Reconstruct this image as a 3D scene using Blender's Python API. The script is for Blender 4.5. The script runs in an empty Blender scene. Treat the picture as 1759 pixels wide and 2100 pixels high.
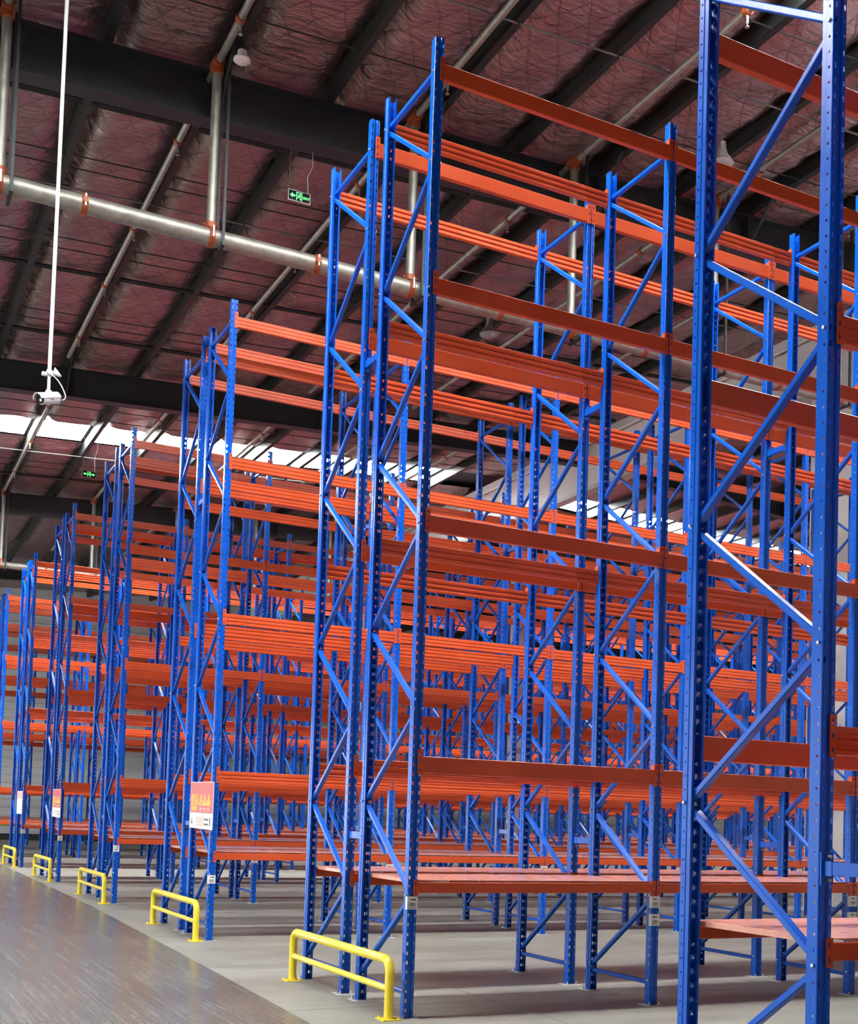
import bpy, bmesh, math, random
from mathutils import Vector, Matrix
random.seed(7)
S = bpy.context.scene
C = S.collection

# ------------------------------------------------------------------ camera
IW, IH = 1759.0, 2100.0
F_PX, PX, PY = 2389.47, 879.5, 1570.26
R_right = Vector((0.893197, -0.448510, 0.032207))
R_up = Vector((-0.048623, -0.025131, 0.998501))
R_fwd = Vector((0.447028, 0.893425, 0.044254))
cam_d = bpy.data.cameras.new('camera')
cam = bpy.data.objects.new('camera', cam_d); C.objects.link(cam)
m = Matrix((R_right, R_up, -R_fwd)).transposed().to_4x4()
m.translation = Vector((-4.07673, -8.36808, 1.59639))
cam.matrix_world = m
cam_d.sensor_fit = 'VERTICAL'; cam_d.sensor_height = 24.0
cam_d.lens = F_PX / IH * 24.0
cam_d.shift_x = -(PX - IW / 2) / IH
cam_d.shift_y = (PY - IH / 2) / IH
cam_d.clip_end = 300
S.camera = cam

# ------------------------------------------------------------------ world, daylight, exposure
w = bpy.data.worlds.new('world'); S.world = w; w.use_nodes = True
bg = w.node_tree.nodes['Background']
bg.inputs['Color'].default_value = (0.80, 0.90, 1.0, 1); bg.inputs['Strength'].default_value = 1.0
S.view_settings.view_transform = 'Standard'; S.view_settings.look = 'None'
S.view_settings.exposure = -0.32; S.view_settings.gamma = 1.0
S.view_settings.use_curve_mapping = False
cy = S.cycles
cy.max_bounces = 4; cy.diffuse_bounces = 3; cy.glossy_bounces = 2; cy.transmission_bounces = 3; cy.transparent_max_bounces = 4
cy.use_adaptive_sampling = True; cy.adaptive_threshold = 0.2; cy.adaptive_min_samples = 16; cy.caustics_reflective = False; cy.caustics_refractive = False; cy.use_light_tree = False
SKY_STRENGTH = 58.0       # roof light panels
DOOR_POWER = 420.0        # daylight in each loading door
LEFT_X, BACK_Y, FAR_Y, FAR_X = -15.0, -16.0, 46.5, 44.0
PART_X = 12.94            # partition wall between the two halls
def area(name, loc, rot, sx, sy, power, col):
    l = bpy.data.lights.new(name, 'AREA'); l.shape = 'RECTANGLE'; l.size = sx; l.size_y = sy
    l.energy = power; l.color = col
    o = bpy.data.objects.new(name, l); C.objects.link(o); o.location = loc; o.rotation_euler = rot
    return o
DOORS = [4.0, 13.0, 22.0, 31.0, 40.5]     # centres along the left wall
DOOR_GAIN = [2.2, 1.2, 1.0, 1.2, 4.0]       # added power factor per door, raised to brighten partition and far wall
for i, yc in enumerate(DOORS):
    area('door_daylight', (LEFT_X - 0.3, yc, 2.6), (0, -math.pi / 2, 0), 5.0, 5.0, DOOR_POWER * DOOR_GAIN[i], (0.92, 0.97, 1.0))

# ------------------------------------------------------------------ materials
def mat(name, col, rough=0.5, metal=0.0, coat=0.0, emit=None, estr=0.0, spec=0.5):
    M = bpy.data.materials.new(name); M.use_nodes = True
    b = M.node_tree.nodes['Principled BSDF']
    b.inputs['Base Color'].default_value = (*col, 1); b.inputs['Roughness'].default_value = rough
    b.inputs['Metallic'].default_value = metal; b.inputs['Coat Weight'].default_value = coat
    b.inputs['Specular IOR Level'].default_value = spec
    if emit:
        b.inputs['Emission Color'].default_value = (*emit, 1); b.inputs['Emission Strength'].default_value = estr
    return M
def nodes(M): return M.node_tree.nodes, M.node_tree.links, M.node_tree.nodes['Principled BSDF']
def add_noise(M, scale, c1, c2, rough=None, bump=0.0, stretch=(1, 1, 1), detail=5, coord='Object'):
    N, L, b = nodes(M)
    tc = N.new('ShaderNodeTexCoord'); mp = N.new('ShaderNodeMapping'); mp.inputs['Scale'].default_value = stretch
    n = N.new('ShaderNodeTexNoise'); n.inputs['Scale'].default_value = scale; n.inputs['Detail'].default_value = detail
    r = N.new('ShaderNodeValToRGB')
    r.color_ramp.elements[0].color = (*c1, 1); r.color_ramp.elements[1].color = (*c2, 1)
    r.color_ramp.elements[0].position = 0.32; r.color_ramp.elements[1].position = 0.68
    L.new(tc.outputs[coord], mp.inputs['Vector']); L.new(mp.outputs['Vector'], n.inputs['Vector'])
    L.new(n.outputs['Fac'], r.inputs['Fac']); L.new(r.outputs['Color'], b.inputs['Base Color'])
    if rough:
        mr = N.new('ShaderNodeMapRange'); mr.inputs['To Min'].default_value = rough[0]; mr.inputs['To Max'].default_value = rough[1]
        L.new(n.outputs['Fac'], mr.inputs['Value']); L.new(mr.outputs['Result'], b.inputs['Roughness'])
    if bump:
        bp = N.new('ShaderNodeBump'); bp.inputs['Strength'].default_value = bump; bp.inputs['Distance'].default_value = 0.01
        L.new(n.outputs['Fac'], bp.inputs['Height']); L.new(bp.outputs['Normal'], b.inputs['Normal'])
    return M
M_blue = add_noise(mat('blue_paint', (0.002, 0.10, 0.55), 0.2, spec=0.35), 3, (0.0012, 0.092, 0.54), (0.002, 0.115, 0.62), rough=(0.20, 0.30), detail=1)
M_orange = add_noise(mat('orange_paint', (0.64, 0.09, 0.025), 0.3, spec=0.4), 2, (0.60, 0.082, 0.023), (0.68, 0.098, 0.028), rough=(0.22, 0.36), detail=1)
M_deck = add_noise(mat('orange_paint_skylit', (0.72, 0.10, 0.03), 0.35, coat=0.3), 4, (0.72, 0.29, 0.19), (0.80, 0.34, 0.23), rough=(0.22, 0.36), stretch=(1, 4, 1), detail=2)  # beam orange made paler: skylight and sheen put into the colour
M_yellow = add_noise(mat('yellow_paint', (0.86, 0.62, 0.02), 0.35, coat=0.3), 6, (0.90, 0.68, 0.025), (0.96, 0.76, 0.04), rough=(0.28, 0.45))
M_zinc = add_noise(mat('zinc_steel', (0.55, 0.55, 0.53), 0.4, metal=0.9), 20, (0.42, 0.42, 0.40), (0.62, 0.62, 0.60), rough=(0.28, 0.5))
M_pipe = add_noise(mat('galvanised_pipe', (0.55, 0.53, 0.48), 0.4, metal=0.75), 9, (0.30, 0.285, 0.24), (0.42, 0.40, 0.345), rough=(0.42, 0.6), stretch=(1, 1, 1))
M_red = add_noise(mat('red_iron_coupling', (0.36, 0.07, 0.015), 0.5), 12, (0.30, 0.055, 0.012), (0.42, 0.085, 0.02))
M_girder = add_noise(mat('dark_steel_girder', (0.022, 0.025, 0.027), 0.5), 5, (0.018, 0.021, 0.023), (0.028, 0.031, 0.033), rough=(0.4, 0.6))
M_purlin = add_noise(mat('dark_purlin', (0.04, 0.046, 0.042), 0.5, metal=0.2), 6, (0.014, 0.018, 0.016), (0.026, 0.031, 0.028), rough=(0.4, 0.6), stretch=(4, .4, 4))
M_white = mat('white_plastic', (0.82, 0.82, 0.80), 0.4)
M_pinkwhite = mat('warm_white_plastic', (0.78, 0.70, 0.68), 0.5)
M_black = mat('black_plastic', (0.008, 0.008, 0.008), 0.6, spec=0.15)
M_ink = mat('black_ink', (0.02, 0.02, 0.02), 0.6)
M_grey_ink = mat('grey_ink', (0.16, 0.16, 0.16), 0.6)
M_card = mat('white_card', (0.80, 0.80, 0.78), 0.55)
M_sign_red = mat('sign_red', (0.66, 0.03, 0.03), 0.35)
M_sign_yel = mat('sign_yellow', (0.95, 0.62, 0.03), 0.45)
M_sign_pink = mat('sign_pink_print', (0.85, 0.45, 0.42), 0.5)
M_green = mat('lit_green', (0.1, 0.8, 0.2), 0.5, emit=(0.16, 1.0, 0.28), estr=1.6)
M_glass = mat('lamp_glass', (0.75, 0.72, 0.72), 0.12)
M_glass_t = bpy.data.materials['lamp_glass'].node_tree.nodes['Principled BSDF']; M_glass_t.inputs['Transmission Weight'].default_value = 0.6
M_wire = mat('grey_cable', (0.45, 0.43, 0.40), 0.6)
M_rod = mat('dark_rod', (0.012, 0.011, 0.011), 0.6)
M_rod2 = mat('steel_rod', (0.22, 0.21, 0.20), 0.5, metal=0.5)
M_sky = mat('roof_light_panel', (0.9, 0.9, 0.88), 0.6, emit=(0.95, 0.98, 1.0), estr=SKY_STRENGTH)
M_wall = add_noise(mat('grey_wall_sheet', (0.6, 0.59, 0.57), 0.6), 0.6, (0.70, 0.69, 0.67), (0.78, 0.77, 0.75), rough=(0.5, 0.7))
M_part = add_noise(mat('cream_partition', (0.72, 0.69, 0.64), 0.6), 0.8, (0.84, 0.815, 0.77), (0.88, 0.855, 0.81), rough=(0.5, 0.7))
M_dark = mat('dark_plinth', (0.03, 0.03, 0.03), 0.6)
M_plinth_y = mat('faded_yellow_stripe', (0.5, 0.42, 0.16), 0.6)
M_col = mat('pale_column_paint', (0.52, 0.50, 0.46), 0.5)
M_grout = mat('white_grout', (0.72, 0.71, 0.68), 0.7)

def floor_mat(name, c1, c2, c3, r1, r2, streak, sa=0.35):
    M = bpy.data.materials.new(name); M.use_nodes = True
    N, L, b = nodes(M)
    tc = N.new('ShaderNodeTexCoord')
    n1 = N.new('ShaderNodeTexNoise'); n1.inputs['Scale'].default_value = 0.9; n1.inputs['Detail'].default_value = 5
    n1.inputs['Roughness'].default_value = 0.65
    mp = N.new('ShaderNodeMapping'); mp.inputs['Scale'].default_value = streak; mp.inputs['Rotation'].default_value = (0, 0, math.radians(-4))
    n2 = N.new('ShaderNodeTexNoise'); n2.inputs['Scale'].default_value = 2.2; n2.inputs['Detail'].default_value = 5
    n3 = N.new('ShaderNodeTexNoise'); n3.inputs['Scale'].default_value = 45; n3.inputs['Detail'].default_value = 3
    L.new(tc.outputs['Object'], n1.inputs['Vector']); L.new(tc.outputs['Object'], mp.inputs['Vector'])
    L.new(mp.outputs['Vector'], n2.inputs['Vector']); L.new(tc.outputs['Object'], n3.inputs['Vector'])
    r = N.new('ShaderNodeValToRGB'); e = r.color_ramp.elements
    e[0].position = 0.3; e[0].color = (*c1, 1); e[1].position = 0.7; e[1].color = (*c2, 1)
    L.new(n1.outputs['Fac'], r.inputs['Fac'])
    rs = N.new('ShaderNodeValToRGB'); e = rs.color_ramp.elements
    e[0].position = 0.45; e[0].color = (0, 0, 0, 1); e[1].position = 0.75; e[1].color = (sa, sa, sa, 1)
    L.new(n2.outputs['Fac'], rs.inputs['Fac'])
    mx = N.new('ShaderNodeMixRGB'); mx.inputs['Color2'].default_value = (*c3, 1)
    L.new(rs.outputs['Color'], mx.inputs['Fac']); L.new(r.outputs['Color'], mx.inputs['Color1'])
    m2 = N.new('ShaderNodeMixRGB'); m2.blend_type = 'OVERLAY'; m2.inputs['Fac'].default_value = 0.22
    L.new(mx.outputs['Color'], m2.inputs['Color1']); L.new(n3.outputs['Fac'], m2.inputs['Color2'])
    L.new(m2.outputs['Color'], b.inputs['Base Color'])
    mr = N.new('ShaderNodeMapRange'); mr.inputs['To Min'].default_value = r1; mr.inputs['To Max'].default_value = r2
    L.new(n2.outputs['Fac'], mr.inputs['Value']); L.new(mr.outputs['Result'], b.inputs['Roughness'])
    bp = N.new('ShaderNodeBump'); bp.inputs['Strength'].default_value = 0.08; bp.inputs['Distance'].default_value = 0.004
    L.new(n1.outputs['Fac'], bp.inputs['Height']); L.new(bp.outputs['Normal'], b.inputs['Normal'])
    return M
M_floor_rack = floor_mat('rack_zone_concrete', (0.225, 0.219, 0.180), (0.305, 0.297, 0.248), (0.38, 0.37, 0.315), 0.4, 0.6, (0.3, 2.4, 1), 0.6)
M_floor_aisle = floor_mat('sealed_aisle_concrete', (0.128, 0.126, 0.098), (0.168, 0.164, 0.129), (0.235, 0.229, 0.188), 0.20, 0.32, (14.0, 0.22, 1), 0.55)

def foil_mat():
    M = bpy.data.materials.new('quilted_foil_insulation'); M.use_nodes = True
    N, L, b = nodes(M)
    b.inputs['Metallic'].default_value = 0.85
    tc = N.new('ShaderNodeTexCoord'); sp = N.new('ShaderNodeSeparateXYZ'); L.new(tc.outputs['Object'], sp.inputs['Vector'])
    def math_(op, a, bb=None, v=None):
        n = N.new('ShaderNodeMath'); n.operation = op; L.new(a, n.inputs[0])
        if bb is not None: L.new(bb, n.inputs[1])
        elif v is not None: n.inputs[1].default_value = v
        return n.outputs[0]
    warp = N.new('ShaderNodeTexNoise'); warp.inputs['Scale'].default_value = 1.3; L.new(tc.outputs['Object'], warp.inputs['Vector'])
    wv = math_('MULTIPLY', warp.outputs['Fac'], v=0.25)
    x = math_('ADD', sp.outputs['X'], wv); y = math_('MULTIPLY', sp.outputs['Y'], v=0.62)
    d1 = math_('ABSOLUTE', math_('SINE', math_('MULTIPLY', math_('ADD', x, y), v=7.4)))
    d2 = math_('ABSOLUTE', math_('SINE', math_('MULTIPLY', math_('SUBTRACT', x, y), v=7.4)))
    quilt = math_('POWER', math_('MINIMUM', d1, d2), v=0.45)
    mp = N.new('ShaderNodeMapping'); mp.inputs['Scale'].default_value = (0.9, 3.2, 1); L.new(tc.outputs['Object'], mp.inputs['Vector'])
    wr = N.new('ShaderNodeTexNoise'); wr.inputs['Scale'].default_value = 2.4; wr.inputs['Detail'].default_value = 6
    wr.inputs['Roughness'].default_value = 0.62; wr.inputs['Distortion'].default_value = 1.2
    L.new(mp.outputs['Vector'], wr.inputs['Vector'])
    h = math_('ADD', math_('MULTIPLY', quilt, v=0.24), math_('MULTIPLY', wr.outputs['Fac'], v=1.2))
    bp = N.new('ShaderNodeBump'); bp.inputs['Strength'].default_value = 0.75; bp.inputs['Distance'].default_value = 0.055
    L.new(h, bp.inputs['Height']); L.new(bp.outputs['Normal'], b.inputs['Normal'])
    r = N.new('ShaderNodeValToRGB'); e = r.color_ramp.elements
    e[0].position = 0.02; e[0].color = (0.25, 0.155, 0.15, 1); e[1].position = 0.5; e[1].color = (0.44, 0.29, 0.285, 1)  # reddish tint puts the orange racks' reflection into the foil colour
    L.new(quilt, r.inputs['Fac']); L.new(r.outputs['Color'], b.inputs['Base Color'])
    b.inputs['Roughness'].default_value = 0.26
    return M
M_foil = foil_mat()

# ------------------------------------------------------------------ mesh helpers
class MB:
    def __init__(s): s.v = []; s.f = []; s.mi = []
    def box(s, x0, x1, y0, y1, z0, z1, mi=0):
        b = len(s.v)
        s.v += [(x0, y0, z0), (x1, y0, z0), (x1, y1, z0), (x0, y1, z0), (x0, y0, z1), (x1, y0, z1), (x1, y1, z1), (x0, y1, z1)]
        for q in ((0, 3, 2, 1), (4, 5, 6, 7), (0, 1, 5, 4), (1, 2, 6, 5), (2, 3, 7, 6), (3, 0, 4, 7)):
            s.f.append(tuple(b + i for i in q)); s.mi.append(mi)
    def prism(s, pts, a, bvec, mi=0):
        """pts: list of 3-D points of a closed polygon; extruded by vector bvec"""
        n = len(pts); b = len(s.v)
        s.v += [tuple(p) for p in pts] + [(p[0] + bvec[0], p[1] + bvec[1], p[2] + bvec[2]) for p in pts]
        for i in range(n):
            j = (i + 1) % n; s.f.append((b + i, b + j, b + n + j, b + n + i)); s.mi.append(mi)
        if a:
            s.f.append(tuple(b + i for i in reversed(range(n)))); s.mi.append(mi)
            s.f.append(tuple(b + n + i for i in range(n))); s.mi.append(mi)
    def tube(s, p, r, n=12, cap=True, mi=0, r2=None):
        """tube along a polyline p"""
        p = [Vector(q) for q in p]; b = len(s.v); k = len(p)
        t0 = (p[1] - p[0]).normalized()
        up = Vector((0, 0, 1)) if abs(t0.z) < 0.9 else Vector((1, 0, 0))
        u = t0.cross(up).normalized()
        for i in range(k):
            t = (p[min(i + 1, k - 1)] - p[max(i - 1, 0)]).normalized()
            u = (u - t * u.dot(t)).normalized(); vv = t.cross(u)
            rr = r if r2 is None else r + (r2 - r) * i / (k - 1)
            for j in range(n):
                a = 2 * math.pi * j / n
                q = p[i] + (u * math.cos(a) + vv * math.sin(a)) * rr; s.v.append(tuple(q))
        for i in range(k - 1):
            for j in range(n):
                j2 = (j + 1) % n
                s.f.append((b + i * n + j, b + i * n + j2, b + (i + 1) * n + j2, b + (i + 1) * n + j)); s.mi.append(mi)
        if cap:
            s.f.append(tuple(b + j for j in reversed(range(n)))); s.mi.append(mi)
            s.f.append(tuple(b + (k - 1) * n + j for j in range(n))); s.mi.append(mi)
    def lathe(s, prof, o, n=20, mi=0):
        """prof: (r,z) list, around vertical axis at o"""
        b = len(s.v); k = len(prof)
        for r, z in prof:
            for j in range(n):
                a = 2 * math.pi * j / n; s.v.append((o[0] + r * math.cos(a), o[1] + r * math.sin(a), o[2] + z))
        for i in range(k - 1):
            for j in range(n):
                j2 = (j + 1) % n
                s.f.append((b + i * n + j, b + i * n + j2, b + (i + 1) * n + j2, b + (i + 1) * n + j)); s.mi.append(mi)
    def mesh(s, name, mats, smooth=False, fix=True):
        me = bpy.data.meshes.new(name); me.from_pydata(s.v, [], s.f)
        for M in (mats if isinstance(mats, (list, tuple)) else [mats]): me.materials.append(M)
        me.polygons.foreach_set('material_index', s.mi)
        if fix:
            bm = bmesh.new(); bm.from_mesh(me); bmesh.ops.recalc_face_normals(bm, faces=bm.faces); bm.to_mesh(me); bm.free()
        if smooth:
            me.polygons.foreach_set('use_smooth', [True] * len(me.polygons))
            me.set_sharp_from_angle(angle=math.radians(35))
        me.update(); return me
def put(name, me, parent=None, loc=(0, 0, 0), rz=0.0, label=None, cat=None, group=None, kind=None):
    o = bpy.data.objects.new(name, me); C.objects.link(o); o.location = loc
    if rz: o.rotation_euler = (0, 0, rz)
    if parent is not None: o.parent = parent
    if label: o['label'] = label
    if cat: o['category'] = cat
    if group: o['group'] = group
    if kind: o['kind'] = kind
    return o
def thing(name, loc, label, cat, group=None, kind=None): return put(name, None, None, loc, 0, label, cat, group, kind)

# ------------------------------------------------------------------ roof geometry numbers
SL = 0.053
def dz(x): return SL * (x if x < PART_X else 2 * PART_X - x)
G_BOT, G_TOP, P_TOP = 10.30, 10.92, 11.22
GIRDER_Y = [-5.4, 5.86, 17.12, 28.38, 39.64]
SKY_Y = [(0.05, 1.45), (21.75, 23.25)]

# ------------------------------------------------------------------ floor
EDGE = [(-1.05, BACK_Y), (-0.86, -1.0), (-0.66, 4.3), (-0.44, 10.9), (-0.30, 24.0), (-0.25, FAR_Y)]
fl = MB(); fl.box(LEFT_X - 8, FAR_X, BACK_Y, FAR_Y, -0.3, -0.02)
floor = put('floor', fl.mesh('floor', M_floor_rack), kind='structure', label='grey concrete warehouse floor with sealed aisle')
def slab_poly(pts, M, name):
    b = MB(); b.prism([(x, y, -0.02) for x, y in pts], True, (0, 0, 0.02)); put(name, b.mesh(name, M), floor)
G = 0.004
ys = [BACK_Y, -10.4, -4.9, 0.0 + 0.6, 6.2, 11.8, 17.4, 23.0, 28.6, 34.2, 39.8, FAR_Y]
def ex(y):
    for (a, b), (c, d) in zip(EDGE, EDGE[1:]):
        if b <= y <= d: return a + (c - a) * (y - b) / (d - b)
    return EDGE[-1][0]
for a, b in zip(ys, ys[1:]):
    a2, b2 = a + G, b - G
    mid = [p for p in EDGE if a2 < p[1] < b2]
    # rack zone slabs
    slab_poly([(ex(a2) + .002, a2), (1.13 - G, a2), (1.13 - G, b2), (ex(b2) + .002, b2)] + [(p[0] + .002, p[1]) for p in reversed(mid)], M_floor_rack, 'concrete_slab')
    xs = [1.13, 7.0, PART_X, 19.0, 25.0, 31.0, 37.0, FAR_X]
    for x0, x1 in zip(xs, xs[1:]):
        slab_poly([(x0 + G, a2), (x1 - G, a2), (x1 - G, b2), (x0 + G, b2)], M_floor_rack, 'concrete_slab')
    # sealed aisle slabs
    xs = [LEFT_X - 8, -12.4, -6.9, None]
    for x0, x1 in zip(xs, xs[1:]):
        if x1 is not None: slab_poly([(x0 + G, a2), (x1 - G, a2), (x1 - G, b2), (x0 + G, b2)], M_floor_aisle, 'aisle_slab')
        else: slab_poly([(x0 + G, a2), (ex(a2) - .002, a2)] + [(p[0] - .002, p[1]) for p in mid] + [(ex(b2) - .002, b2), (x0 + G, b2)], M_floor_aisle, 'aisle_slab')

# ------------------------------------------------------------------ walls
def wall(name, boxes, M, label):
    b = MB()
    for q in boxes: b.box(*q)
    return put(name, b.mesh(name, M), kind='structure', label=label)
ZT = 12.6
wb = wall('wall_back', [(LEFT_X - .2, FAR_X, FAR_Y, FAR_Y + .2, 0, ZT)], M_wall, 'grey sheet wall at the far end of the hall')
rib = MB(); rib.prism([(0, 0, 0), (0, -0.03, .02), (0, -0.03, .06), (0, 0, .08)], True, (FAR_X - LEFT_X, 0, 0)); rib_me = rib.mesh('wall_rib', M_wall)
for k in range(30): put('wall_rib', rib_me, wb, (LEFT_X, FAR_Y, 0.35 + k * 0.36))
pl = MB(); pl.box(LEFT_X, FAR_X, FAR_Y - .06, FAR_Y, 0, .28); put('baseboard_back', pl.mesh('baseboard_back', M_dark), kind='structure', label='dark plinth along the far wall')
pl = MB(); pl.box(LEFT_X, FAR_X, FAR_Y - .05, FAR_Y - .031, .62, .74); put('trim_1', pl.mesh('trim_1', M_plinth_y), kind='structure', label='faded yellow stripe low on the far wall')
bx = []
edges = [BACK_Y]
for yc in DOORS: edges += [yc - 2.5, yc + 2.5]
edges.append(FAR_Y)
for i in range(0, len(edges), 2): bx.append((LEFT_X - .2, LEFT_X, edges[i], edges[i + 1], 0, 5.2))
bx.append((LEFT_X - .2, LEFT_X, BACK_Y, FAR_Y, 5.2, ZT))
wall('wall_left', bx, M_wall, 'grey wall with loading door openings')
wall('wall_front', [(LEFT_X - .2, FAR_X, BACK_Y - .2, BACK_Y, 0, ZT)], M_wall, 'grey wall behind the viewer')
wall('wall_far_right', [(FAR_X, FAR_X + .2, BACK_Y, FAR_Y, 0, ZT)], M_wall, 'grey wall closing the second hall')
OPEN0, OPEN1 = 8.95, FAR_Y
wr = wall('wall_right', [(PART_X, PART_X + .2, BACK_Y, OPEN0, 0, 11.75), (PART_X, PART_X + .2, OPEN0, FAR_Y, 10.35, 11.75)], M_part, 'cream partition wall with wide opening below a header')
ed = MB(); ed.box(PART_X - .05, PART_X + .25, OPEN0, FAR_Y, 10.25, 10.35); put('header_edge_beam', ed.mesh('header_edge_beam', M_col), wr)
wj = MB(); wj.box(-0.012, 0, -.02, .02, 0, 11.7); wj_me = wj.mesh('wall_panel_joint', M_part)
for k in range(24): put('wall_panel_joint', wj_me, wr, (PART_X, BACK_Y + .9 + k * 1.02, 0))
wj = MB(); wj.box(-0.012, 0, -.02, .02, 10.36, 11.7); wj_me = wj.mesh('header_panel_joint', M_part)
for k in range(9): put('header_panel_joint', wj_me, wr, (PART_X, 10.4 + k * 4.2, 0))
# small pipe and conduit along the top of the header
p = MB(); p.tube([(PART_X - .16, BACK_Y + .1, 11.45), (PART_X - .16, FAR_Y - .1, 11.45)], .035, 8)
cd = put('white_conduit', p.mesh('white_conduit', M_white, True), label='thin white conduit running along the top of the partition header', cat='conduit')
p = MB(); p.box(-.16, -.07, -.015, .015, -.03, .03); cl_me = p.mesh('conduit_clip', M_zinc)
for k in range(15): put('conduit_clip', cl_me, cd, (PART_X, 0.5 + k * 3.1, 11.45))
# columns on the partition line
def column(y, lab):
    b = MB(); x = PART_X + .1; h = .2
    b.box(x - h, x + h, y - .2, y - .185, .02, 10.3); b.box(x - h, x + h, y + .185, y + .2, .02, 10.3); b.box(x - .008, x + .008, y - .185, y + .185, .02, 10.3)
    t = thing('steel_column', (0, 0, 0), lab, 'column'); put('shaft', b.mesh('column_shaft', M_col), t)
    q = MB(); q.box(x - .28, x + .28, y - .28, y + .28, 0, .02); put('base_plate', q.mesh('column_base', M_zinc), t)
    q = MB(); q.tube([(x - .3, y - .32, 0.02), (x - .3, y - .32, 10.2)], .05, 10); put('downpipe', q.mesh('downpipe', M_white, True), t, label='white plastic downpipe')
column(20.35, 'pale steel column standing on the partition line behind the third double row')
column(31.9, 'pale steel column farther off, near the far wall on the partition line')

# ------------------------------------------------------------------ ceiling: foil, purlins, girders, roof lights
def foil_part(xa, xb, ya, yb, nx, ny, rough):
    v = []; f = []
    for i in range(nx + 1):
        x = xa + (xb - xa) * i / nx
        ph = ((x + 1.613) / 1.435) % 1.0
        for j in range(ny + 1):
            y = ya + (yb - ya) * j / ny
            sag = -0.07
            if rough:
                def sm(t): t = max(0.0, min(1.0, t)); return t * t * (3 - 2 * t)
                ed = sm(min(abs(y - e_) for q_ in SKY_Y for e_ in q_) / 0.7)
                sag = -0.19 * sm(ph / 0.22) * (1 - sm((ph - 0.70) / 0.30)) * ed - 0.02
            wv = 0.0
            if rough:
                near = math.exp(-((1 - ph) / 0.26) ** 2)
                wv = 0.030 * near * math.sin(y * 15 + 3.5 * math.sin(y * 2.3 + x * 3) + 2 * math.sin(y * 5.7)) + 0.010 * math.sin(y * 6.1 + x * 4 + 2 * math.sin(x * 2.1 + y))
            if rough: wv *= ed
            v.append((x, y, P_TOP + dz(x) + sag + wv))
    for i in range(nx):
        for j in range(ny):
            a = i * (ny + 1) + j; f.append((a, a + ny + 1, a + ny + 2, a + 1))
    return v, f
V, Fc = [], []
def cover(ya, yb, fine):
    for (xa, xb) in ((LEFT_X - .2, -4.0), (-4.0, PART_X), (PART_X, FAR_X)):
        r = fine and xa == -4.0
        nx = int((xb - xa) / (0.115 if r else 1.0)); ny = max(2, int((yb - ya) / (0.10 if r else 1.5)))
        v, f = foil_part(xa, xb, ya, yb, nx, ny, r); b = len(V)
        V.extend(v); Fc.extend([tuple(b + q for q in t) for t in f])
cover(BACK_Y - .2, SKY_Y[0][0], False); cover(SKY_Y[0][1], SKY_Y[1][0], True); cover(SKY_Y[1][1], 36.0, True); cover(36.0, FAR_Y + .2, False)
me = bpy.data.meshes.new('ceiling'); me.from_pydata(V, [], Fc); me.materials.append(M_foil)
me.polygons.foreach_set('use_smooth', [True] * len(me.polygons)); me.update()
ceil = put('ceiling', me, kind='structure', label='reddish quilted foil ceiling between dark purlins')
rd = MB()          # roof sheet above the foil keeps daylight out
for xa, xb in ((LEFT_X - 1, PART_X), (PART_X, FAR_X + 1)):
    z0, z1 = P_TOP + dz(xa) + .12, P_TOP + dz(xb) + .12
    for ya, yb in ((BACK_Y - 1, FAR_Y + 1),):
        b = len(rd.v); rd.v += [(xa, ya, z0), (xb, ya, z1), (xb, yb, z1), (xa, yb, z0), (xa, ya, z0 + .05), (xb, ya, z1 + .05), (xb, yb, z1 + .05), (xa, yb, z0 + .05)]
        for q in ((0, 3, 2, 1), (4, 5, 6, 7), (0, 1, 5, 4), (1, 2, 6, 5), (2, 3, 7, 6), (3, 0, 4, 7)): rd.f.append(tuple(b + i for i in q)); rd.mi.append(0)
put('roof_sheet', rd.mesh('roof_sheet', M_girder), ceil)
# purlins
PUR = [-1.655 + 1.435 * k for k in range(-9, 32)]
def purlin_mesh():
    b = MB(); L_ = FAR_Y - BACK_Y; t = .006; h = P_TOP - G_TOP
    b.box(-.003, .003, 0, L_, 0, h); b.box(-.003, .10, 0, L_, 0, t); b.box(-.085, .003, 0, L_, h - t, h)
    b.box(.094, .10, 0, L_, t, .025)
    return b.mesh('purlin', M_purlin)
pm = purlin_mesh()
for x in PUR:
    if LEFT_X < x < FAR_X and abs(x - PART_X) > .3: put('purlin', pm, ceil, (x - .06, BACK_Y, G_TOP + dz(x)))
# roof light panels, one per purlin bay
for (ya, yb) in SKY_Y:
    for i in range(len(PUR) - 1):
        xa, xb = PUR[i] + .02, PUR[i + 1] - .02
        if xb > FAR_X or xa < LEFT_X or (xa < PART_X + 1.2 and xb > PART_X - 1.2): continue
        b = MB(); za, zb = P_TOP + dz(xa) + .02, P_TOP + dz(xb) + .02
        k = len(b.v); b.v += [(xa, ya, za), (xb, ya, zb), (xb, yb, zb), (xa, yb, za), (xa, ya, za + .02), (xb, ya, zb + .02), (xb, yb, zb + .02), (xa, yb, za + .02)]
        for q in ((0, 3, 2, 1), (4, 5, 6, 7), (0, 1, 5, 4), (1, 2, 6, 5), (2, 3, 7, 6), (3, 0, 4, 7)): b.f.append(tuple(k + j for j in q)); b.mi.append(0 if q == (0, 3, 2, 1) else 1)
        put('roof_light_panel', b.mesh('roof_light_panel', [M_sky, M_white]), ceil)
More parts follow.
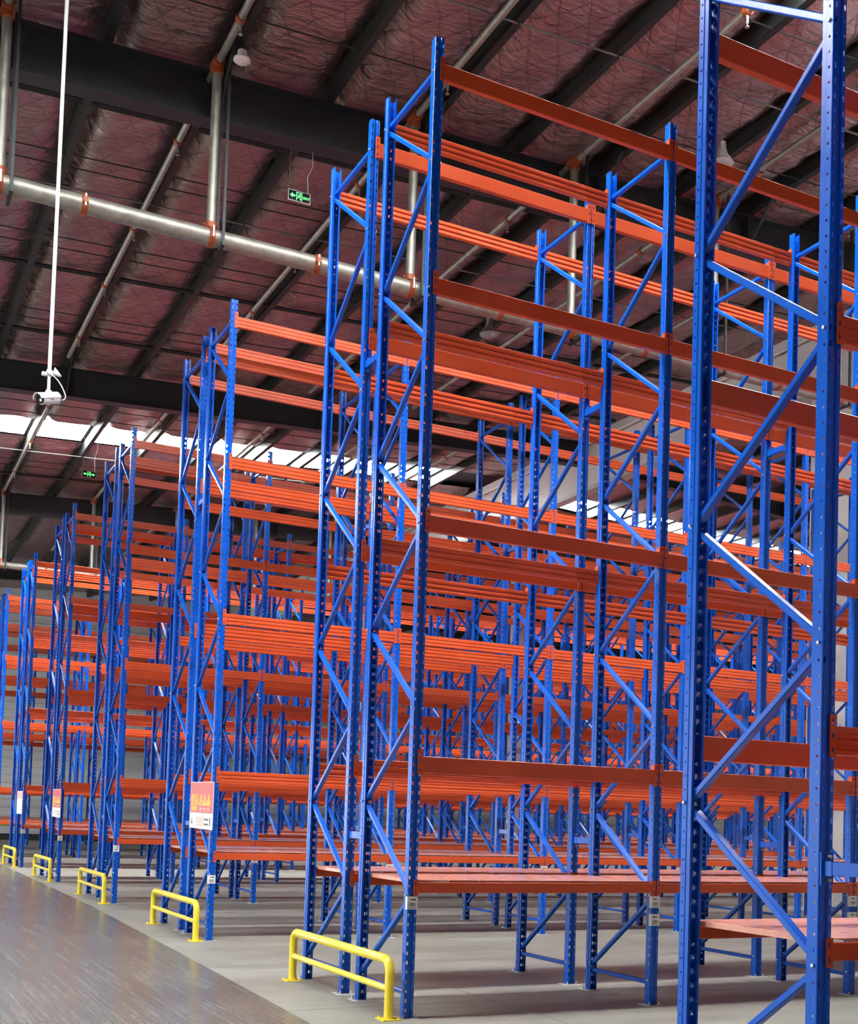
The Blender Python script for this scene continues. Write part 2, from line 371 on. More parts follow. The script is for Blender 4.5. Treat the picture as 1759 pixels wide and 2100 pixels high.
# girders (rafters): up to the ridge over the partition and down again
glabels = {-5.4: 'dark steel roof girder above and behind the viewer', 5.86: 'nearest dark steel roof girder crossing the upper left of the view',
           17.12: 'second dark steel roof girder, crossing above the hanging camera', 28.38: 'third dark steel roof girder, beyond the bright roof light strip', 39.64: 'farthest dark steel roof girder before the end wall'}
for gy in GIRDER_Y:
    t = thing('roof_girder', (0, gy, 0), glabels[gy], 'girder', 'roof girders')
    b = MB()
    for xa, xb in ((LEFT_X, PART_X), (PART_X, FAR_X)):
        za, zb = dz(xa), dz(xb)
        for y0, y1, z0, z1 in ((-.13, .13, G_BOT, G_BOT + .016), (-.13, .13, G_TOP - .016, G_TOP - .002), (-.006, .006, G_BOT + .016, G_TOP - .016)):
            k = len(b.v); b.v += [(xa, y0, z0 + za), (xb, y0, z0 + zb), (xb, y1, z0 + zb), (xa, y1, z0 + za), (xa, y0, z1 + za), (xb, y0, z1 + zb), (xb, y1, z1 + zb), (xa, y1, z1 + za)]
            for q in ((0, 3, 2, 1), (4, 5, 6, 7), (0, 1, 5, 4), (1, 2, 6, 5), (2, 3, 7, 6), (3, 0, 4, 7)): b.f.append(tuple(k + j for j in q)); b.mi.append(0)
    put('i_beam', b.mesh('girder_beam', M_girder), t)
    s = MB(); s.box(-.006, .006, -.12, -.006, G_BOT + .016, G_TOP - .016); s_me = s.mesh('stiffener', M_girder)
    for x in [p for p in PUR if LEFT_X < p < FAR_X][::2]: put('stiffener', s_me, t, (x - .02, 0, dz(x)))
    # flange brace from purlin to bottom flange
    s = MB(); s.tube([(0, -.75, G_TOP + .02), (0, -.13, G_BOT + .03)], .022, 6); f_me = s.mesh('flange_brace', M_purlin)
    for x in [p for p in PUR if -4 < p < PART_X - 1][::2]: put('flange_brace', f_me, t, (x - .06, 0, dz(x)))
# struts and sag rods between purlins
def rod_line(ylist, r, M, name, zoff, box=False):
    for y in ylist:
        for i in range(len(PUR) - 1):
            xa, xb = PUR[i], PUR[i + 1]
            if xa < -4.5 or xb > PART_X: continue
            b = MB()
            if box:
                for sx in (0,): b.tube([(xa + .0, y, G_TOP + dz(xa) + zoff), (xb - .05, y, G_TOP + dz(xb) + zoff)], r, 4)
            else: b.tube([(xa, y, G_TOP + dz(xa) + zoff), (xb - .03, y, G_TOP + dz(xb) + zoff)], r, 6)
            put(name, b.mesh(name, M), ceil)
rod_line([7.15, 12.33, 15.3, 18.6, 26.2], .042, M_rod, 'purlin_strut', .03, True)
rod_line([2.1, 4.6, 8.5, 8.85, 11.1, 11.5, 14.2, 14.65, 19.6, 20.4, 24.6, 25.2], .010, M_rod, 'sag_rod', .012)
rod_line([3.3, 9.4, 23.6, 31.0], .013, M_rod2, 'sag_rod', -.012)

# ------------------------------------------------------------------ rack parts
PW, PD, PH = 0.085, 0.075, 8.0
def sheet(path, zs, holes, name, M, thick=.0025):
    """vertical sheet following the path (list of (x,y)); holes = {(segment, interval)} left open"""
    n = len(path); v = [(x, y, z) for z in zs for x, y in path]; f = []
    for k in range(len(zs) - 1):
        for i in range(n - 1):
            if (i, k) in holes: continue
            f.append((k * n + i, k * n + i + 1, (k + 1) * n + i + 1, (k + 1) * n + i))
    me = bpy.data.meshes.new(name); me.from_pydata(v, [], f); me.materials.append(M)
    bm = bmesh.new(); bm.from_mesh(me)
    bmesh.ops.solidify(bm, geom=bm.faces[:], thickness=thick)
    bm.to_mesh(me); bm.free(); me.update(); return me
hw = PW / 2
half = [(.009, .009), (.0145, 0), (.023, 0), (.036, 0), (.0405, .002), (hw, .006), (hw, .020), (hw, .031), (hw, .042), (.0385, .047), (.0385, PD), (.024, PD)]
path = [(-x, y) for x, y in reversed(half)] + half
nseg = len(path) - 1
front_seg = [i for i in range(nseg) if path[i][1] == 0 and path[i + 1][1] == 0 and abs(abs(path[i][0] + path[i + 1][0]) / 2 - .0295) < .002]
side_seg = [i for i in range(nseg) if abs(abs(path[i][0]) - hw) < 1e-6 and abs(path[i][1] + path[i + 1][1] - .051) < .002]
zs = [0.0]; hole = set(); k = 0
zc = 0.06
while zc < PH - .03:
    zs += [zc - .014, zc - .006, zc + .006, zc + .014]
    b = len(zs) - 5
    for s_ in front_seg: hole |= {(s_, b + 1), (s_, b + 2), (s_, b + 3)}
    for s_ in side_seg: hole.add((s_, b + 2))
    zc += .075
zs.append(PH)
post_me = sheet(path, zs, hole, 'post', M_blue)
b = MB(); b.box(-.065, .065, -.03, .10, 0, .006, 0)
for sx in (-1, 1): b.lathe([(0, .03), (.009, .03), (.009, .006)], (sx * .052, -.015, 0), 6, 0)
b.box(-.09, .09, -.05, .115, -.001, .002, 1)
base_me = b.mesh('base_plate', [M_zinc, M_grout])
# braces: channel with lips in the frame plane
Z0N, PAN = 0.217, 0.75
def brace_mesh(p, q, name, wy=.036, wx=.040):
    p, q = Vector(p), Vector(q); d = (q - p).normalized(); nrm = Vector((1, 0, 0)).cross(d).normalized()
    a, c = wx / 2, wy / 2; t = .003
    prof = [(-a, -c + .005), (-a + .005, -c), (a, -c), (a, -c + .012), (a - t, -c + .012), (a - t, -c + t), (-a + .006, -c + t), (-a + t, -c + .006),
            (-a + t, c - .006), (-a + .006, c - t), (a - t, c - t), (a - t, c - .012), (a, c - .012), (a, c), (-a + .005, c), (-a, c - .005)]
    b = MB(); b.prism([p + Vector((1, 0, 0)) * x + nrm * y for x, y in prof], True, q - p)
    return b
YF, YR = 0.045, 1.0 - 0.045
def zn(k): return Z0N + PAN * k
diag = []
for k in range(10):
    a, c = ((YR, YF) if k % 2 == 0 else (YF, YR))
    diag.append(((0, a, zn(k) + .028), (0, c, zn(k + 1) - .028)))
hor = [((0, YF, zn(0) - .022), (0, YR, zn(0) - .022)), ((0, YF, zn(10) + .03), (0, YR, zn(10) + .03))]
brA = brace_mesh((0, YR, .028), (0, YF, PAN - .028), 'a').mesh('brace_up_front', M_blue)
brB = brace_mesh((0, YF, .028), (0, YR, PAN - .028), 'b').mesh('brace_up_rear', M_blue)
brH = brace_mesh((0, YF, 0), (0, YR, 0), 'h').mesh('brace_level', M_blue)
allb = MB()
for p, q in diag + hor:
    t = brace_mesh(p, q, 'x'); o = len(allb.v); allb.v += t.v; allb.f += [tuple(o + i for i in f) for f in t.f]; allb.mi += t.mi
bracing_me = allb.mesh('bracing', M_blue)
# bolts on the flange, one mesh for each post
def bolts(front):
    b = MB()
    for k in range(11):
        if (k % 2 == 1) == front or k in (0, 10):
            z = zn(k); y = .0255
            for sx in (-1, 1): b.tube([(sx * hw, y, z), (sx * (hw + .011), y, z)], .009, 6)
    return b.mesh('bolts', M_zinc)
bolt_f, bolt_r = bolts(True), bolts(False)
# beams
BX0 = hw + .006
BL = 2.4 - 2 * BX0
def beam_prof(h):
    d = .046
    return [(0, 0.004), (0, h - .004), (.004, h), (d - .004, h), (d, h - .004), (d, h * .78), (d - .008, h * .72), (d - .008, h * .60), (d, h * .54),
            (d, h * .40), (d - .008, h * .34), (d - .008, h * .22), (d, h * .16), (d, .004), (d - .004, 0), (.004, 0)]
def beam_prof_rib(h):
    d = .046; o = [(0, .004), (0, h * .16), (.006, h * .2), (.006, h * .32), (0, h * .36), (0, h * .50), (.006, h * .54), (.006, h * .66), (0, h * .70)]
    return o + beam_prof(h)[1:]
def beam_prof_rev(h): return [(.046 - y, z) for y, z in reversed(beam_prof(h))]
def beam_prof_l1(h):
    d = .046; return [(0, .004), (0, h - .004), (.004, h), (.022, h), (.022, h - .022), (d - .004, h - .022), (d, h - .026), (d, .004), (d - .004, 0), (.004, 0)]
def beam_mb(prof):
    b = MB(); b.prism([(BX0, y, z) for y, z in prof], True, (BL, 0, 0)); return b
def conn_mb(z0, z1, nh):
    """L plate at the left end of a beam, on the face of the post"""
    b = MB(); x0, x1 = .006, BX0
    zc = [z0]
    for i in range(nh):
        c = z0 + (z1 - z0) * (i + .5) / nh; zc += [c - .012, c + .012]
    zc.append(z1); xc = [x0, x0 + .012, x0 + .024, x1]
    for k in range(len(zc) - 1):
        for i in range(3):
            if k % 2 == 1 and i == 1: continue
            b.box(xc[i], xc[i + 1], -.0055, -.0005, zc[k], zc[k + 1])
    pts = [(x1 - .005, -.0005, z0 + .012), (x1 - .005, -.0005, z1 - .012), (x1 - .005, .03, z1 - .003), (x1 - .005, .05, z1 - .03), (x1 - .005, .05, z0 + .03), (x1 - .005, .03, z0 + .003)]
    b.prism(pts, True, (.005, 0, 0)); return b
def mirror_x(mb):
    r = MB(); r.v = [(2.4 - x, y, z) for x, y, z in mb.v]; r.f = [tuple(reversed(f)) for f in mb.f]; r.mi = list(mb.mi); return r
def join(*ms):
    r = MB()
    for mb in ms:
        o = len(r.v); r.v += mb.v; r.f += [tuple(o + i for i in f) for f in mb.f]; r.mi += mb.mi
    return r
BH, BH1 = .135, .085
beam_me = {'flat': beam_mb(beam_prof(BH)).mesh('beam', M_orange), 'rib': beam_mb(beam_prof_rib(BH)).mesh('beam', M_orange), 'rev': beam_mb(beam_prof_rev(BH)).mesh('beam', M_orange)}; beam1_me = beam_mb(beam_prof_l1(BH1)).mesh('shelf_beam', M_orange)
cA, cB = conn_mb(-.012, .187, 3), mirror_x(conn_mb(-.012, .187, 3))
c1A, c1B = conn_mb(-.028, .108, 2), mirror_x(conn_mb(-.028, .108, 2))
con_meL, con_meR = cA.mesh('connector', M_orange), cB.mesh('connector', M_orange)
con1_meL, con1_meR = c1A.mesh('connector', M_orange), c1B.mesh('connector', M_orange)
beam_far = join(beam_mb(beam_prof_rib(BH)), cA, cB).mesh('beam_with_connectors', M_orange)
beam1_far = join(beam_mb(beam_prof_l1(BH1)), c1A, c1B).mesh('shelf_beam_with_connectors', M_orange)
LEVELS = [0.990, 1.950, 3.908, 5.865, 7.662]      # underside of the beams
# deck panels: shallow folded steel trays laid front to back
NP = 8; PWID = BL / NP
b = MB(); g = .0015; ztop = .102
y0, y1 = .024, .976
prof = [(g, .072), (g, ztop - .004), (g + .004, ztop), (PWID - g - .004, ztop), (PWID - g, ztop - .004), (PWID - g, .072), (PWID - g - .02, .072), (PWID - g - .02, .075), (PWID - g - .003, .075),
        (PWID - g - .003, ztop - .003), (g + .003, ztop - .003), (g + .003, .075), (g + .02, .075), (g + .02, .072)]
b.prism([(x, y0, z) for x, z in prof], True, (0, y1 - y0, 0)); panel_me = b.mesh('deck_panel', M_deck)
b = MB()
for i in range(NP):
    b.prism([(BX0 + i * PWID + x, y0, z) for x, z in prof], True, (0, y1 - y0, 0))
deck_me = b.mesh('deck', M_deck)
# back-to-back spacer
b = MB(); b.box(-.02, .02, .0, .244, -.03, .03); b.box(-.038, .038, -.002, .006, -.075, .075)
for z in (-.055, .055): b.tube([(0, -.004, z), (0, .022, z)], .009, 6, mi=1)
spacer_me = b.mesh('row_spacer', [M_blue, M_zinc])
b = MB(); b.box(-.023, .023, -.056, .0, -.033, .033); b.box(-.038, .038, -.008, .0, -.075, .075)  # far end of the row spacer, split off onto the rear rack
for z in (-.055, .055): b.tube([(0, -.03, z), (0, .0, z)], .009, 6, mi=1)
stub_me = b.mesh('spacer_stub', [M_blue, M_zinc])
# location card: wraps the face of the post
def card_mesh(direction):
    b = MB(); b.box(-.046, .046, -.004, -.0025, -.052, .052, 0); b.box(-.046, -.0445, -.0025, .03, -.052, .052, 0)
    y0, y1 = -.0046, -.0041
    s = direction
    b.box(-.018, .018, y0, y1, .022, .030, 1)
    b.prism([(s * .016, y0, .015), (s * .032, y0, .026), (s * .016, y0, .037)], True, (0, y1 - y0, 0), 1)
    x = -.032; random.seed(3)
    while x < .03:
        wd = random.choice((.0015, .0025, .004)); b.box(x, x + wd, y0, y1, -.028, 0, 2); x += wd + random.choice((.0012, .002, .003))
    for i in range(7): b.box(-.034 + i * .009, -.028 + i * .009, y0, y1, -.043, -.036, 2)
    return b.mesh('location_card', [M_card, M_ink, M_grey_ink])
card_r, card_l = card_mesh(1), card_mesh(-1)

def rack(y0, bays, label, near, cards=0, spacer=False, stub=False, front='flat', group='blue and orange pallet racks in back-to-back rows', lowcard=False, skip=()):
    t = thing('pallet_rack', (0, y0, 0), label, 'pallet rack', group)
    for i in range(bays + 1):
        x = i * 2.4
        for fr in (True, False):
            p = put('post', post_me, t, (x, 0 if fr else 1.0, .004), 0 if fr else math.pi)
            put('base_plate', base_me, p, (0, 0, -.004))
            if near: put('bolts', bolt_f if fr else bolt_r, p, kind=None)
        if near:
            for k in range(10): put('brace', brA if k % 2 == 0 else brB, t, (x, 0, zn(k)))
            put('brace', brH, t, (x, 0, zn(0) - .022)); put('brace', brH, t, (x, 0, zn(10) + .03))
        else: put('bracing', bracing_me, t, (x, 0, 0))
        if spacer:
            for z in (1.42, 5.70): put('row_spacer', spacer_me, t, (x, 1.0, z))
        if stub:
            for z in (1.42, 5.70): put('spacer_stub', stub_me, t, (x, 0, z))
        if cards > i or cards == -1:
            if i == 0: put('location_card', card_r, t, (x, 0, .75 if lowcard else .912))
            else:
                put('location_card', card_l, t, (x, 0, .910)); put('location_card', card_l, t, (x, 0, .752))
    for i in range(bays):
        x = i * 2.4
        for l, z in enumerate(LEVELS):
            for fr in (True, False):
                loc = (x, 0, z) if fr else (x + 2.4, 1.0, z); rz = 0 if fr else math.pi
                if near:
                    o = put('beam', beam1_me if l == 0 else beam_me[front], t, loc, rz)
                    put('connector', con1_meL if l == 0 else con_meL, o); put('connector', con1_meR if l == 0 else con_meR, o)
                else: put('beam', beam1_far if l == 0 else beam_far, t, loc, rz)
        if near:
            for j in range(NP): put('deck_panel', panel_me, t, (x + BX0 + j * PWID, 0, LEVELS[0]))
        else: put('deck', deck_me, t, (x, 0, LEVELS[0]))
    return t
PITCH = 5.63
rack(-5.66, 2, 'blue and orange pallet rack outside the frame at the right, tied to the nearest rack', False, spacer=True)
sp0 = rack(-4.36, 2, 'nearest pallet rack, its tall blue end frame cut off by the right edge', True, stub=True, front='rev')
names = ['first', 'second', 'third', 'fourth', 'fifth', 'sixth', 'seventh', 'eighth']
bays = [5, 5, 8, 10, 12, 14, 15, 15]
rails = [True, True, True, True, True, False, False, False]
mark = ['behind the largest guard rail', 'bearing the big red sign', 'behind the middle guard rail', 'bearing the small red sign', 'behind the farthest guard rail', 'cut by the left edge', 'seen dimly through other racks', 'nearest the far wall']
for r in range(8):
    y = PITCH * r
    near = r < 3
    rack(y, bays[r], 'blue-orange pallet rack, nearer half of the %s double row, %s' % (names[r], mark[r]), near,
         cards=(-1 if r < 3 else (1 if r < 5 else 0)), spacer=(r < 7), lowcard=(r == 1), front='flat' if r == 0 else 'rib')
    if r < 7: rack(y + 1.3, bays[r], 'blue-orange pallet rack, farther half of the %s double row, %s' % (names[r], mark[r]), near, stub=True, front='flat' if r == 0 else 'rib')

# ------------------------------------------------------------------ yellow guard rails
rr = .038
def guard():
    H, Y0, Y1 = .5 - rr, .0, 2.20
    b = MB(); pts = [(0, Y0, 0)]
    for a in range(0, 91, 10):
        t = math.radians(a); pts.append((0, Y0 + .1 - .1 * math.cos(t), H - .1 + .1 * math.sin(t)))
    for a in range(0, 91, 10):
        t = math.radians(a); pts.append((0, Y1 - .1 + .1 * math.sin(t), H - .1 + .1 * math.cos(t)))
    pts.append((0, Y1, 0)); b.tube(pts, rr, 16); hoop = b.mesh('hoop', M_yellow, True)
    b = MB(); b.tube([(0, Y0 + .02, .235), (0, Y1 - .02, .235)], .027, 14); mid = b.mesh('mid_rail', M_yellow, True)
    b = MB(); b.box(-.08, .08, -.08, .08, 0, .008)
    for sx in (-1, 1):
        for sy in (-1, 1): b.lathe([(0, .022), (.009, .022), (.009, .008)], (sx * .06, sy * .06, 0), 6)
    foot = b.mesh('foot_plate', M_yellow)
    return hoop, mid, foot, Y0, Y1
hoop, mid, foot, GY0, GY1 = guard()
glab = ['nearest and largest yellow tubular guard rail, in front of the first double row', 'second yellow guard rail, in front of the rack with the big red sign',
        'third yellow guard rail, middle of the five along the aisle', 'fourth yellow guard rail, second smallest of the five', 'smallest and farthest yellow guard rail at the left edge']
for r in range(5):
    t = thing('guard_rail', (-.172, PITCH * r + .005, 0), glab[r], 'guard rail', 'yellow guard rails at the rack ends')
    put('hoop', hoop, t); put('mid_rail', mid, t); put('foot_plate', foot, t, (0, GY0, 0)); put('foot_plate', foot, t, (0, GY1, 0))

# ------------------------------------------------------------------ text helper
def text_mesh(txt, size, M, name, depth=.0006, bold=0.0):
    cu = bpy.data.curves.new(name, 'FONT'); cu.body = txt; cu.size = size; cu.align_x = 'CENTER'; cu.align_y = 'CENTER'; cu.extrude = depth; cu.offset = bold
    o = bpy.data.objects.new(name, cu); C.objects.link(o)
    bpy.context.view_layer.update()
    me = bpy.data.meshes.new_from_object(o.evaluated_get(bpy.context.evaluated_depsgraph_get()))
    bpy.data.objects.remove(o); bpy.data.curves.remove(cu)
    me.materials.clear(); me.materials.append(M); me.name = name
    return me
# signs face -X: local u runs to the right as seen from the aisle (towards -Y), local w is up
ROT_NX = Matrix(((0, 0, -1), (-1, 0, 0), (0, 1, 0))).to_4x4()     # text x -> -Y, text y -> Z, text z -> -X
def put_text(me, parent, x, y, z, name):
    o = put(name, me, parent); o.matrix_local = Matrix.Translation((x, y, z)) @ ROT_NX; return o
def warning_sign(loc, label, W=1.04, H=.59, tilt=0.012):
    t = thing('warning_sign', loc, label, 'sign', 'red warning signs on the rack ends'); t.rotation_euler = (tilt, 0, 0)
    b = MB(); b.box(0, .006, -W / 2, W / 2, -H / 2, H / 2); put('board', b.mesh('sign_board', M_card), t)
    b = MB(); b.box(-.001, 0, -W / 2 + .008, W / 2 - .008, -H / 2 + .20, H / 2 - .008); put('red_field', b.mesh('red_field', M_sign_red), t, label='red printed field')
    put_text(text_mesh('危险!', .155, M_sign_yel, 'heading', bold=.004), t, -.0012, .30, .06, 'heading')
    put_text(text_mesh('请勿靠近', .066, M_sign_yel, 'subheading', bold=.003), t, -.0012, .32, -.045, 'subheading')
    for i in range(3):
        yc = .02 - i * .17; tr = MB()
        tr.prism([(-.0016, yc + .085, .0), (-.0016, yc - .085, .0), (-.0016, yc, .16)], True, (.0006, 0, 0)); o = put('warning_triangle', tr.mesh('warning_triangle', M_sign_yel), t)
        k = MB()
        if i == 0: k.box(-.0022, -.0016, yc - .012, yc + .012, .03, .05); k.box(-.0022, -.0016, yc - .03, yc + .03, .02, .028); k.box(-.0022, -.0016, yc - .008, yc + .008, .065, .09)
        elif i == 1: k.prism([(-.0022, yc + .02, .02), (-.0022, yc - .01, .055), (-.0022, yc + .006, .055), (-.0022, yc - .012, .1), (-.0022, yc + .02, .065), (-.0022, yc + .004, .065)], True, (.0006, 0, 0))
        else: k.box(-.0022, -.0016, yc - .006, yc + .006, .045, .1); k.box(-.0022, -.0016, yc - .006, yc + .006, .02, .033)
        put('pictogram', k.mesh('pictogram', M_ink), o)
        c = MB(); c.box(-.0016, -.001, yc - .055, yc + .055, -.062, -.03); c.box(-.0016, -.001, yc - .045, yc + .045, -.082, -.074); put('caption', c.mesh('caption', M_sign_pink), t)
    f = MB()
    for z in (-.255, -.225, -.195, -.165): f.box(-.0006, 0, -.12, .22, z, z + .014)
    put('fine_print', f.mesh('fine_print', M_sign_pink), t)
    f = MB()
    for z in (-.245, -.185): f.box(-.0006, 0, -.34, -.15, z, z + .022)
    f.box(-.0006, 0, -.43, -.39, -.25, -.15); f.prism([(-.0006, .45, -.24), (-.0006, .38, -.24), (-.0006, .415, -.15)], True, (.0006, 0, 0))
    put('contact_print', f.mesh('contact_print', M_grey_ink), t)
    return t
warning_sign((-.062, PITCH + .38, 1.655), 'large red and white warning sign with yellow triangles, hung on the second double row')
warning_sign((-.062, PITCH * 3 + .28, 1.645), 'small distant red and white warning sign hung on the fourth double row')
t = thing('notice_board', (-.062, PITCH * 4 + .45, 1.64), 'pale notice board hung on the fifth double row, seen almost edge on', 'sign')
b = MB(); b.box(0, .006, -.5, .5, -.29, .29); put('board', b.mesh('notice_board', M_card), t)
b = MB(); b.box(-.001, 0, -.49, .49, .1, .28); put('heading_band', b.mesh('heading_band', M_sign_pink), t)

# ------------------------------------------------------------------ sprinkler pipework
def sprinkler(py, label, xs_r, xa, xb, yspan, heads, rings):
    t = thing('sprinkler_pipework', (0, py, 0), label, 'pipe', 'sprinkler pipework under the roof'); zp = 8.645
    b = MB(); b.tube([(xa, 0, zp), (xb, 0, zp)], .105, 24); put('main_pipe', b.mesh('main_pipe', M_pipe, True), t)
    rg = MB(); rg.tube([(-.03, 0, zp), (.03, 0, zp)], .120, 24); rg.tube([(-.036, 0, zp), (.036, 0, zp)], .112, 24)
    rg.box(-.03, .03, -.15, -.11, zp - .03, zp + .03); rg.box(-.03, .03, .11, .15, zp - .03, zp + .03)
    nb = len(rg.f)
    rg.tube([(-.0, -.135, zp - .07), (-.0, -.135, zp + .07)], .014, 8, mi=1)
    ring = rg.mesh('coupling', [M_red, M_zinc], True)
    for x in rings: put('coupling', ring, t, (x, 0, 0))
    for x in xs_r:
        zt = G_TOP + dz(x) - .06
        b = MB(); b.tube([(x, 0, zp + .1), (x, 0, zt)], .058, 18); rs = put('riser', b.mesh('riser', M_pipe, True), t)
        b = MB(); b.tube([(x, 0, zp + .10), (x, 0, zp + .17)], .078, 18); b.tube([(x - .035, 0, zp), (x + .035, 0, zp)], .122, 24)
        b.tube([(x - .1, -.02, zp + .14), (x - .085, -.02, zp + .14)], .016, 8, mi=1); b.tube([(x + .085, -.02, zp + .14), (x + .1, -.02, zp + .14)], .016, 8, mi=1)
        b.tube([(x, -.14, zp - .05), (x, -.14, zp + .09)], .014, 8, mi=1)
        put('tee_clamp', b.mesh('tee_clamp', [M_red, M_zinc], True), rs)
        b = MB(); b.tube([(x, 0, zt - .13), (x, 0, zt - .05)], .076, 18); b.tube([(x, -.11, zt), (x, .11, zt)], .072, 16); put('top_tee', b.mesh('top_tee', M_red, True), rs)
        b = MB(); b.tube([(x, yspan[0] - py, zt), (x, yspan[1] - py, zt)], .045, 14); br = put('branch_pipe', b.mesh('branch_pipe', M_pipe, True), t)
        for hy in heads:
            b = MB(); b.tube([(x, hy - py, zt - .03), (x, hy - py, zt - .11)], .026, 10, r2=.018); b.lathe([(0, -.11), (.016, -.11), (.014, -.15), (.005, -.155), (.005, -.19), (.026, -.192), (.026, -.198), (0, -.2)], (x, hy - py, zt), 10)
            hd = put('sprinkler_head', b.mesh('sprinkler_head', M_pipe, True), br)
            b = MB(); b.tube([(x, hy - py - .04, zt), (x, hy - py + .04, zt)], .062, 14); put('coupling', b.mesh('branch_coupling', M_red, True), br)
        # trapeze hanger beside the riser
        b = MB()
        for sy in (-.16, .13): b.box(x + .10, x + .135, sy, sy + .03, zp - .12, G_TOP + dz(x) + .0)
        b.box(x + .10, x + .135, -.19, .19, zp - .15, zp - .115)
        put('pipe_hanger', b.mesh('pipe_hanger', M_purlin), t)
sprinkler(5.5, 'large grey sprinkler main with red couplings crossing above the near racks', [-2.84, -.38, 2.34, 4.90, 7.5, 10.1], -9.0, 12.8, (-1.0, 16.2),
          [1.9, 4.55, 7.4, 10.15, 12.45, 15.0], [-1.9, 1.0, 3.72, 6.2, 8.8, 11.4])
sprinkler(27.9, 'distant grey sprinkler main low under the roof near the far wall', [-.28, 2.33, 4.9, 7.5, 10.1], -9.0, 12.8, (18.2, 36.0), [19.5, 22.5, 25.5, 30.5, 33.5], [-1.6, 1.0, 3.7, 6.2, 8.8])

# ------------------------------------------------------------------ hanging camera
t = thing('security_camera', (-2.36, 4.3, 5.83), 'white bullet security camera hanging on a long white pole', 'security camera')
b = MB(); b.tube([(0, 0, .30), (0, 0, 5.18)], .020, 12); put('pole', b.mesh('pole', M_white, True), t)
b = MB(); b.tube([(0, 0, .10), (0, 0, .32)], .016, 12); put('stem', b.mesh('stem', M_white, True), t)
b = MB(); b.box(-.03, .03, -.03, .03, .29, .34); b.prism([(.03, -.03, .31), (.12, -.03, .30), (.05, -.03, .38)], True, (0, .05, 0)); b.box(-.075, -.02, -.02, .03, .285, .315)
put('junction_clamp', b.mesh('junction_clamp', M_pinkwhite), t)
b = MB(); b.box(-.028, .028, -.028, .028, .09, .125); put('bracket', b.mesh('bracket', M_white), t)
cb = MB(); n = 18
prof = []
for j in range(n):
    a = 2 * math.pi * j / n; prof.append((0, .048 * math.cos(a), .052 * math.sin(a)))
cb.prism(prof, True, (.21, 0, 0))
body = put('body', cb.mesh('camera_body', M_white, True), t, (-.085, -.07, .0))
body.rotation_euler = (math.radians(0), math.radians(-20), math.radians(34)); body.scale = (1.12, 1.12, 1.12)
b = MB()
pr2 = [(0, .056 * math.cos(math.pi * j / 10), .058 * math.sin(math.pi * j / 10)) for j in range(11)] + [(0, .050 * math.cos(math.pi * j / 10), .052 * math.sin(math.pi * j / 10)) for j in reversed(range(11))]
b.prism(pr2, True, (.25, 0, 0)); put('sun_shield', b.mesh('sun_shield', M_white), body, (-.04, 0, .002))
b = MB(); b.tube([(-.012, 0, 0), (.001, 0, 0)], .044, 16); put('front_glass', b.mesh('front_glass', M_black, True), body, label='black camera front glass')
b = MB(); b.tube([(-.018, -.014, -.012), (-.011, -.014, -.012)], .013, 10); put('infrared_window', b.mesh('infrared_window', M_white, True), body)
b = MB(); b.box(.10, .14, -.0565, -.0555, -.012, .012); put('maker_plate', b.mesh('maker_plate', M_wire), body)
pts = []
for i in range(17):
    s_ = i / 16; pts.append((-.03 + .20 * s_ ** .9 + .02 * math.sin(s_ * math.pi), -.035, .31 - .22 * s_ ** 1.4))
pts += [(.165, -.03, .06), (.14, -.02, .045)]
b = MB(); b.tube(pts, .006, 8); put('cable', b.mesh('cable', M_white, True), t)

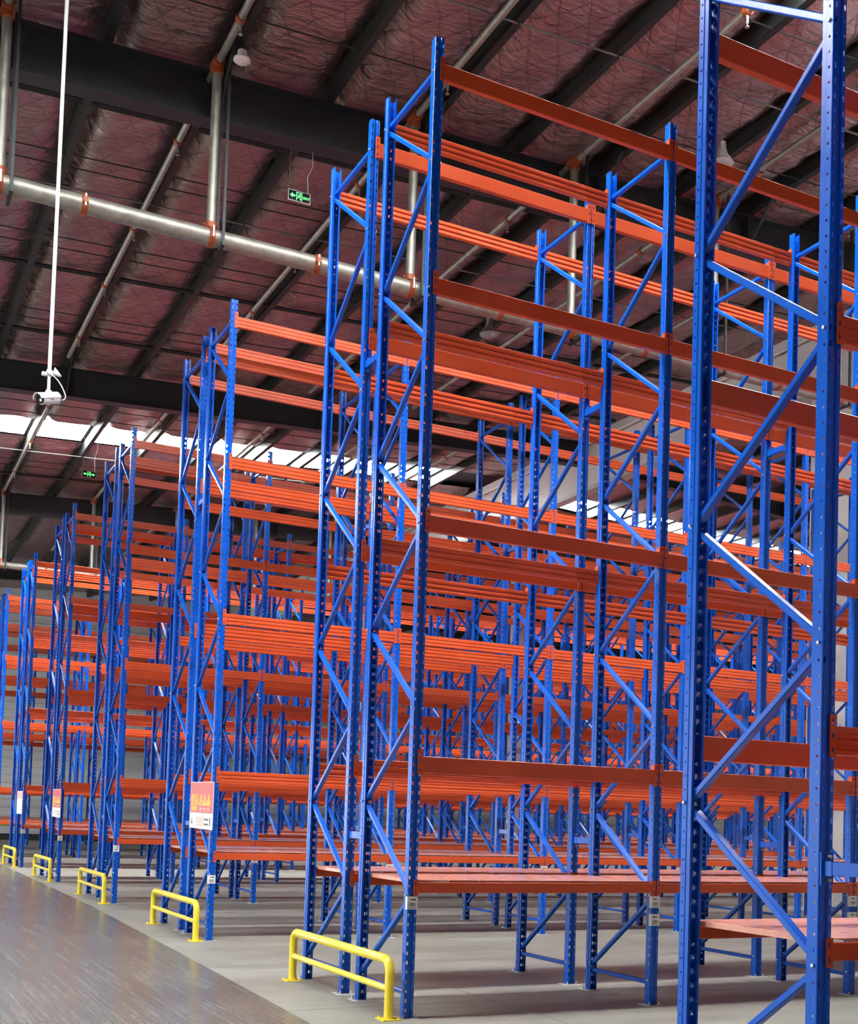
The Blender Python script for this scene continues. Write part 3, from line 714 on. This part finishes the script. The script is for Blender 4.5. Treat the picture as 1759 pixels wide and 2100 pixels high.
# ------------------------------------------------------------------ exit signs
def exit_sign(x0, x1, y, z0, z1, ztop, label, both):
    W, H = x1 - x0, z1 - z0
    t = thing('exit_sign', ((x0 + x1) / 2, y, (z0 + z1) / 2), label, 'exit sign', 'lit green exit signs')
    b = MB(); b.box(-W / 2, W / 2, -.012, .012, -H / 2, H / 2); put('case', b.mesh('case', M_black), t)
    b = MB(); e = .006
    b.box(-W / 2 - e, W / 2 + e, -.015, .013, H / 2, H / 2 + e); b.box(-W / 2 - e, W / 2 + e, -.015, .013, -H / 2 - e, -H / 2)
    b.box(-W / 2 - e, -W / 2, -.015, .013, -H / 2, H / 2); b.box(W / 2, W / 2 + e, -.015, .013, -H / 2, H / 2); put('frame', b.mesh('exit_frame', M_zinc), t)
    y0 = -.014
    def arrow(xc, s):
        b = MB(); k = H * .26
        b.prism([(xc + s * k * 1.1, y0, 0), (xc, y0, k), (xc, y0, k * .4), (xc - s * k * 1.1, y0, k * .35), (xc - s * k * 1.1, y0, -k * .35), (xc, y0, -k * .4), (xc, y0, -k)], True, (0, .002, 0))
        put('arrow', b.mesh('arrow', M_green), t)
    arrow(-W * .31, -1)
    if both: arrow(W * .31, 1)
    else:
        o = put('lettering', text_mesh('EXIT', H * .34, M_green, 'lettering', bold=.001), t); o.matrix_local = Matrix.Translation((W * .33, y0, -H * .05)) @ Matrix.Rotation(math.pi / 2, 4, 'X')
    b = MB(); d = W * .14; h = H * .40; q = H * .07
    b.box(-d, d, y0, y0 + .002, h - q, h); b.box(-d, -d + q, y0, y0 + .002, -h, h - q); b.box(d - q, d, y0, y0 + .002, -h, h - q); put('door_outline', b.mesh('door_outline', M_green), t)
    b = MB(); yy = y0 - .001
    b.tube([(.012, yy, h * .50), (.012, yy + .003, h * .50)], H * .075, 10)
    b.prism([(-.012, yy, h * .30), (.012, yy, h * .34), (.008, yy, -h * .15), (-.016, yy, -h * .1)], True, (0, .003, 0))
    b.prism([(.002, yy, -h * .05), (.014, yy, -h * .1), (.026, yy, -h * .85), (.014, yy, -h * .85)], True, (0, .003, 0))
    b.prism([(-.016, yy, -h * .08), (-.004, yy, -h * .15), (-.016, yy, -h * .55), (-.038, yy, -h * .62), (-.038, yy, -h * .5), (-.024, yy, -h * .45)], True, (0, .003, 0))
    b.prism([(.006, yy, h * .30), (.032, yy, h * .02), (.026, yy, -h * .04), (.004, yy, h * .16)], True, (0, .003, 0))
    b.prism([(-.008, yy, h * .30), (-.034, yy, h * .2), (-.034, yy, h * .1), (-.008, yy, h * .18)], True, (0, .003, 0))
    put('running_figure', b.mesh('running_figure', M_green), t)
    b = MB(); zt = ztop - (z0 + z1) / 2
    b.tube([(W / 2 - .02, 0, H / 2), (W / 2 - .035, .01, zt * .45), (W / 2 + .03, 0, zt * .7), (W / 2 + .02, 0, zt)], .006, 6); put('cable', b.mesh('sign_cable', M_wire), t)
    b = MB(); b.tube([(-W / 2 + .01, 0, H / 2), (-W / 2 + .01, 0, zt)], .003, 6); put('hanging_wire', b.mesh('hanging_wire', M_rod2), t)
exit_sign(.735, 1.028, 5.90, 9.62, 9.75, 10.345, 'lit green exit sign with running figure and left arrow under the nearest girder', False)
exit_sign(.915, 1.233, 21.72, 9.93, 10.08, 10.96, 'small distant lit green exit sign with two arrows below the roof light strip', True)

# ------------------------------------------------------------------ lamps and detector
def high_bay(x, y, z, label):
    t = thing('high_bay_lamp', (x, y, z), label, 'lamp', 'hanging high bay lamps')
    b = MB(); b.lathe([(.0, .30), (.06, .30), (.065, .20), (.09, .12), (.16, .03), (.175, .0), (.168, .0), (.15, .03), (.08, .11), (0, .12)], (0, 0, 0), 24); put('reflector', b.mesh('reflector', M_zinc, True), t)
    b = MB(); b.lathe([(.17, 0), (.15, -.025), (.09, -.045), (0, -.052)], (0, 0, 0), 24); put('glass_cover', b.mesh('glass_cover', M_glass, True), t)
    b = MB(); top = G_TOP - .012 + dz(x) - z; b.tube([(0, 0, .29), (0, 0, top)], .008, 6); put('suspension_wire', b.mesh('suspension_wire', M_rod2), t)
high_bay(5.95, 9.8, 10.36, 'grey high bay lamp with clear cover hanging just below the large sprinkler main')
high_bay(6.19, 3.84, 10.62, 'high bay lamp half hidden behind the top orange beam at the upper right')
t = thing('white_detector', (-.19, 5.1, 10.70), 'round white detector disc under a purlin beside the sprinkler riser', 'detector')
b = MB(); b.lathe([(0, .13), (.055, .13), (.06, .06), (.10, .035), (.105, .014), (.085, 0), (0, -.005)], (0, 0, 0), 24); put('housing', b.mesh('housing', M_pinkwhite, True), t)
b = MB(); b.box(.0, .012, -.05, -.03, .05, .21); put('bracket', b.mesh('detector_bracket', M_black), t)
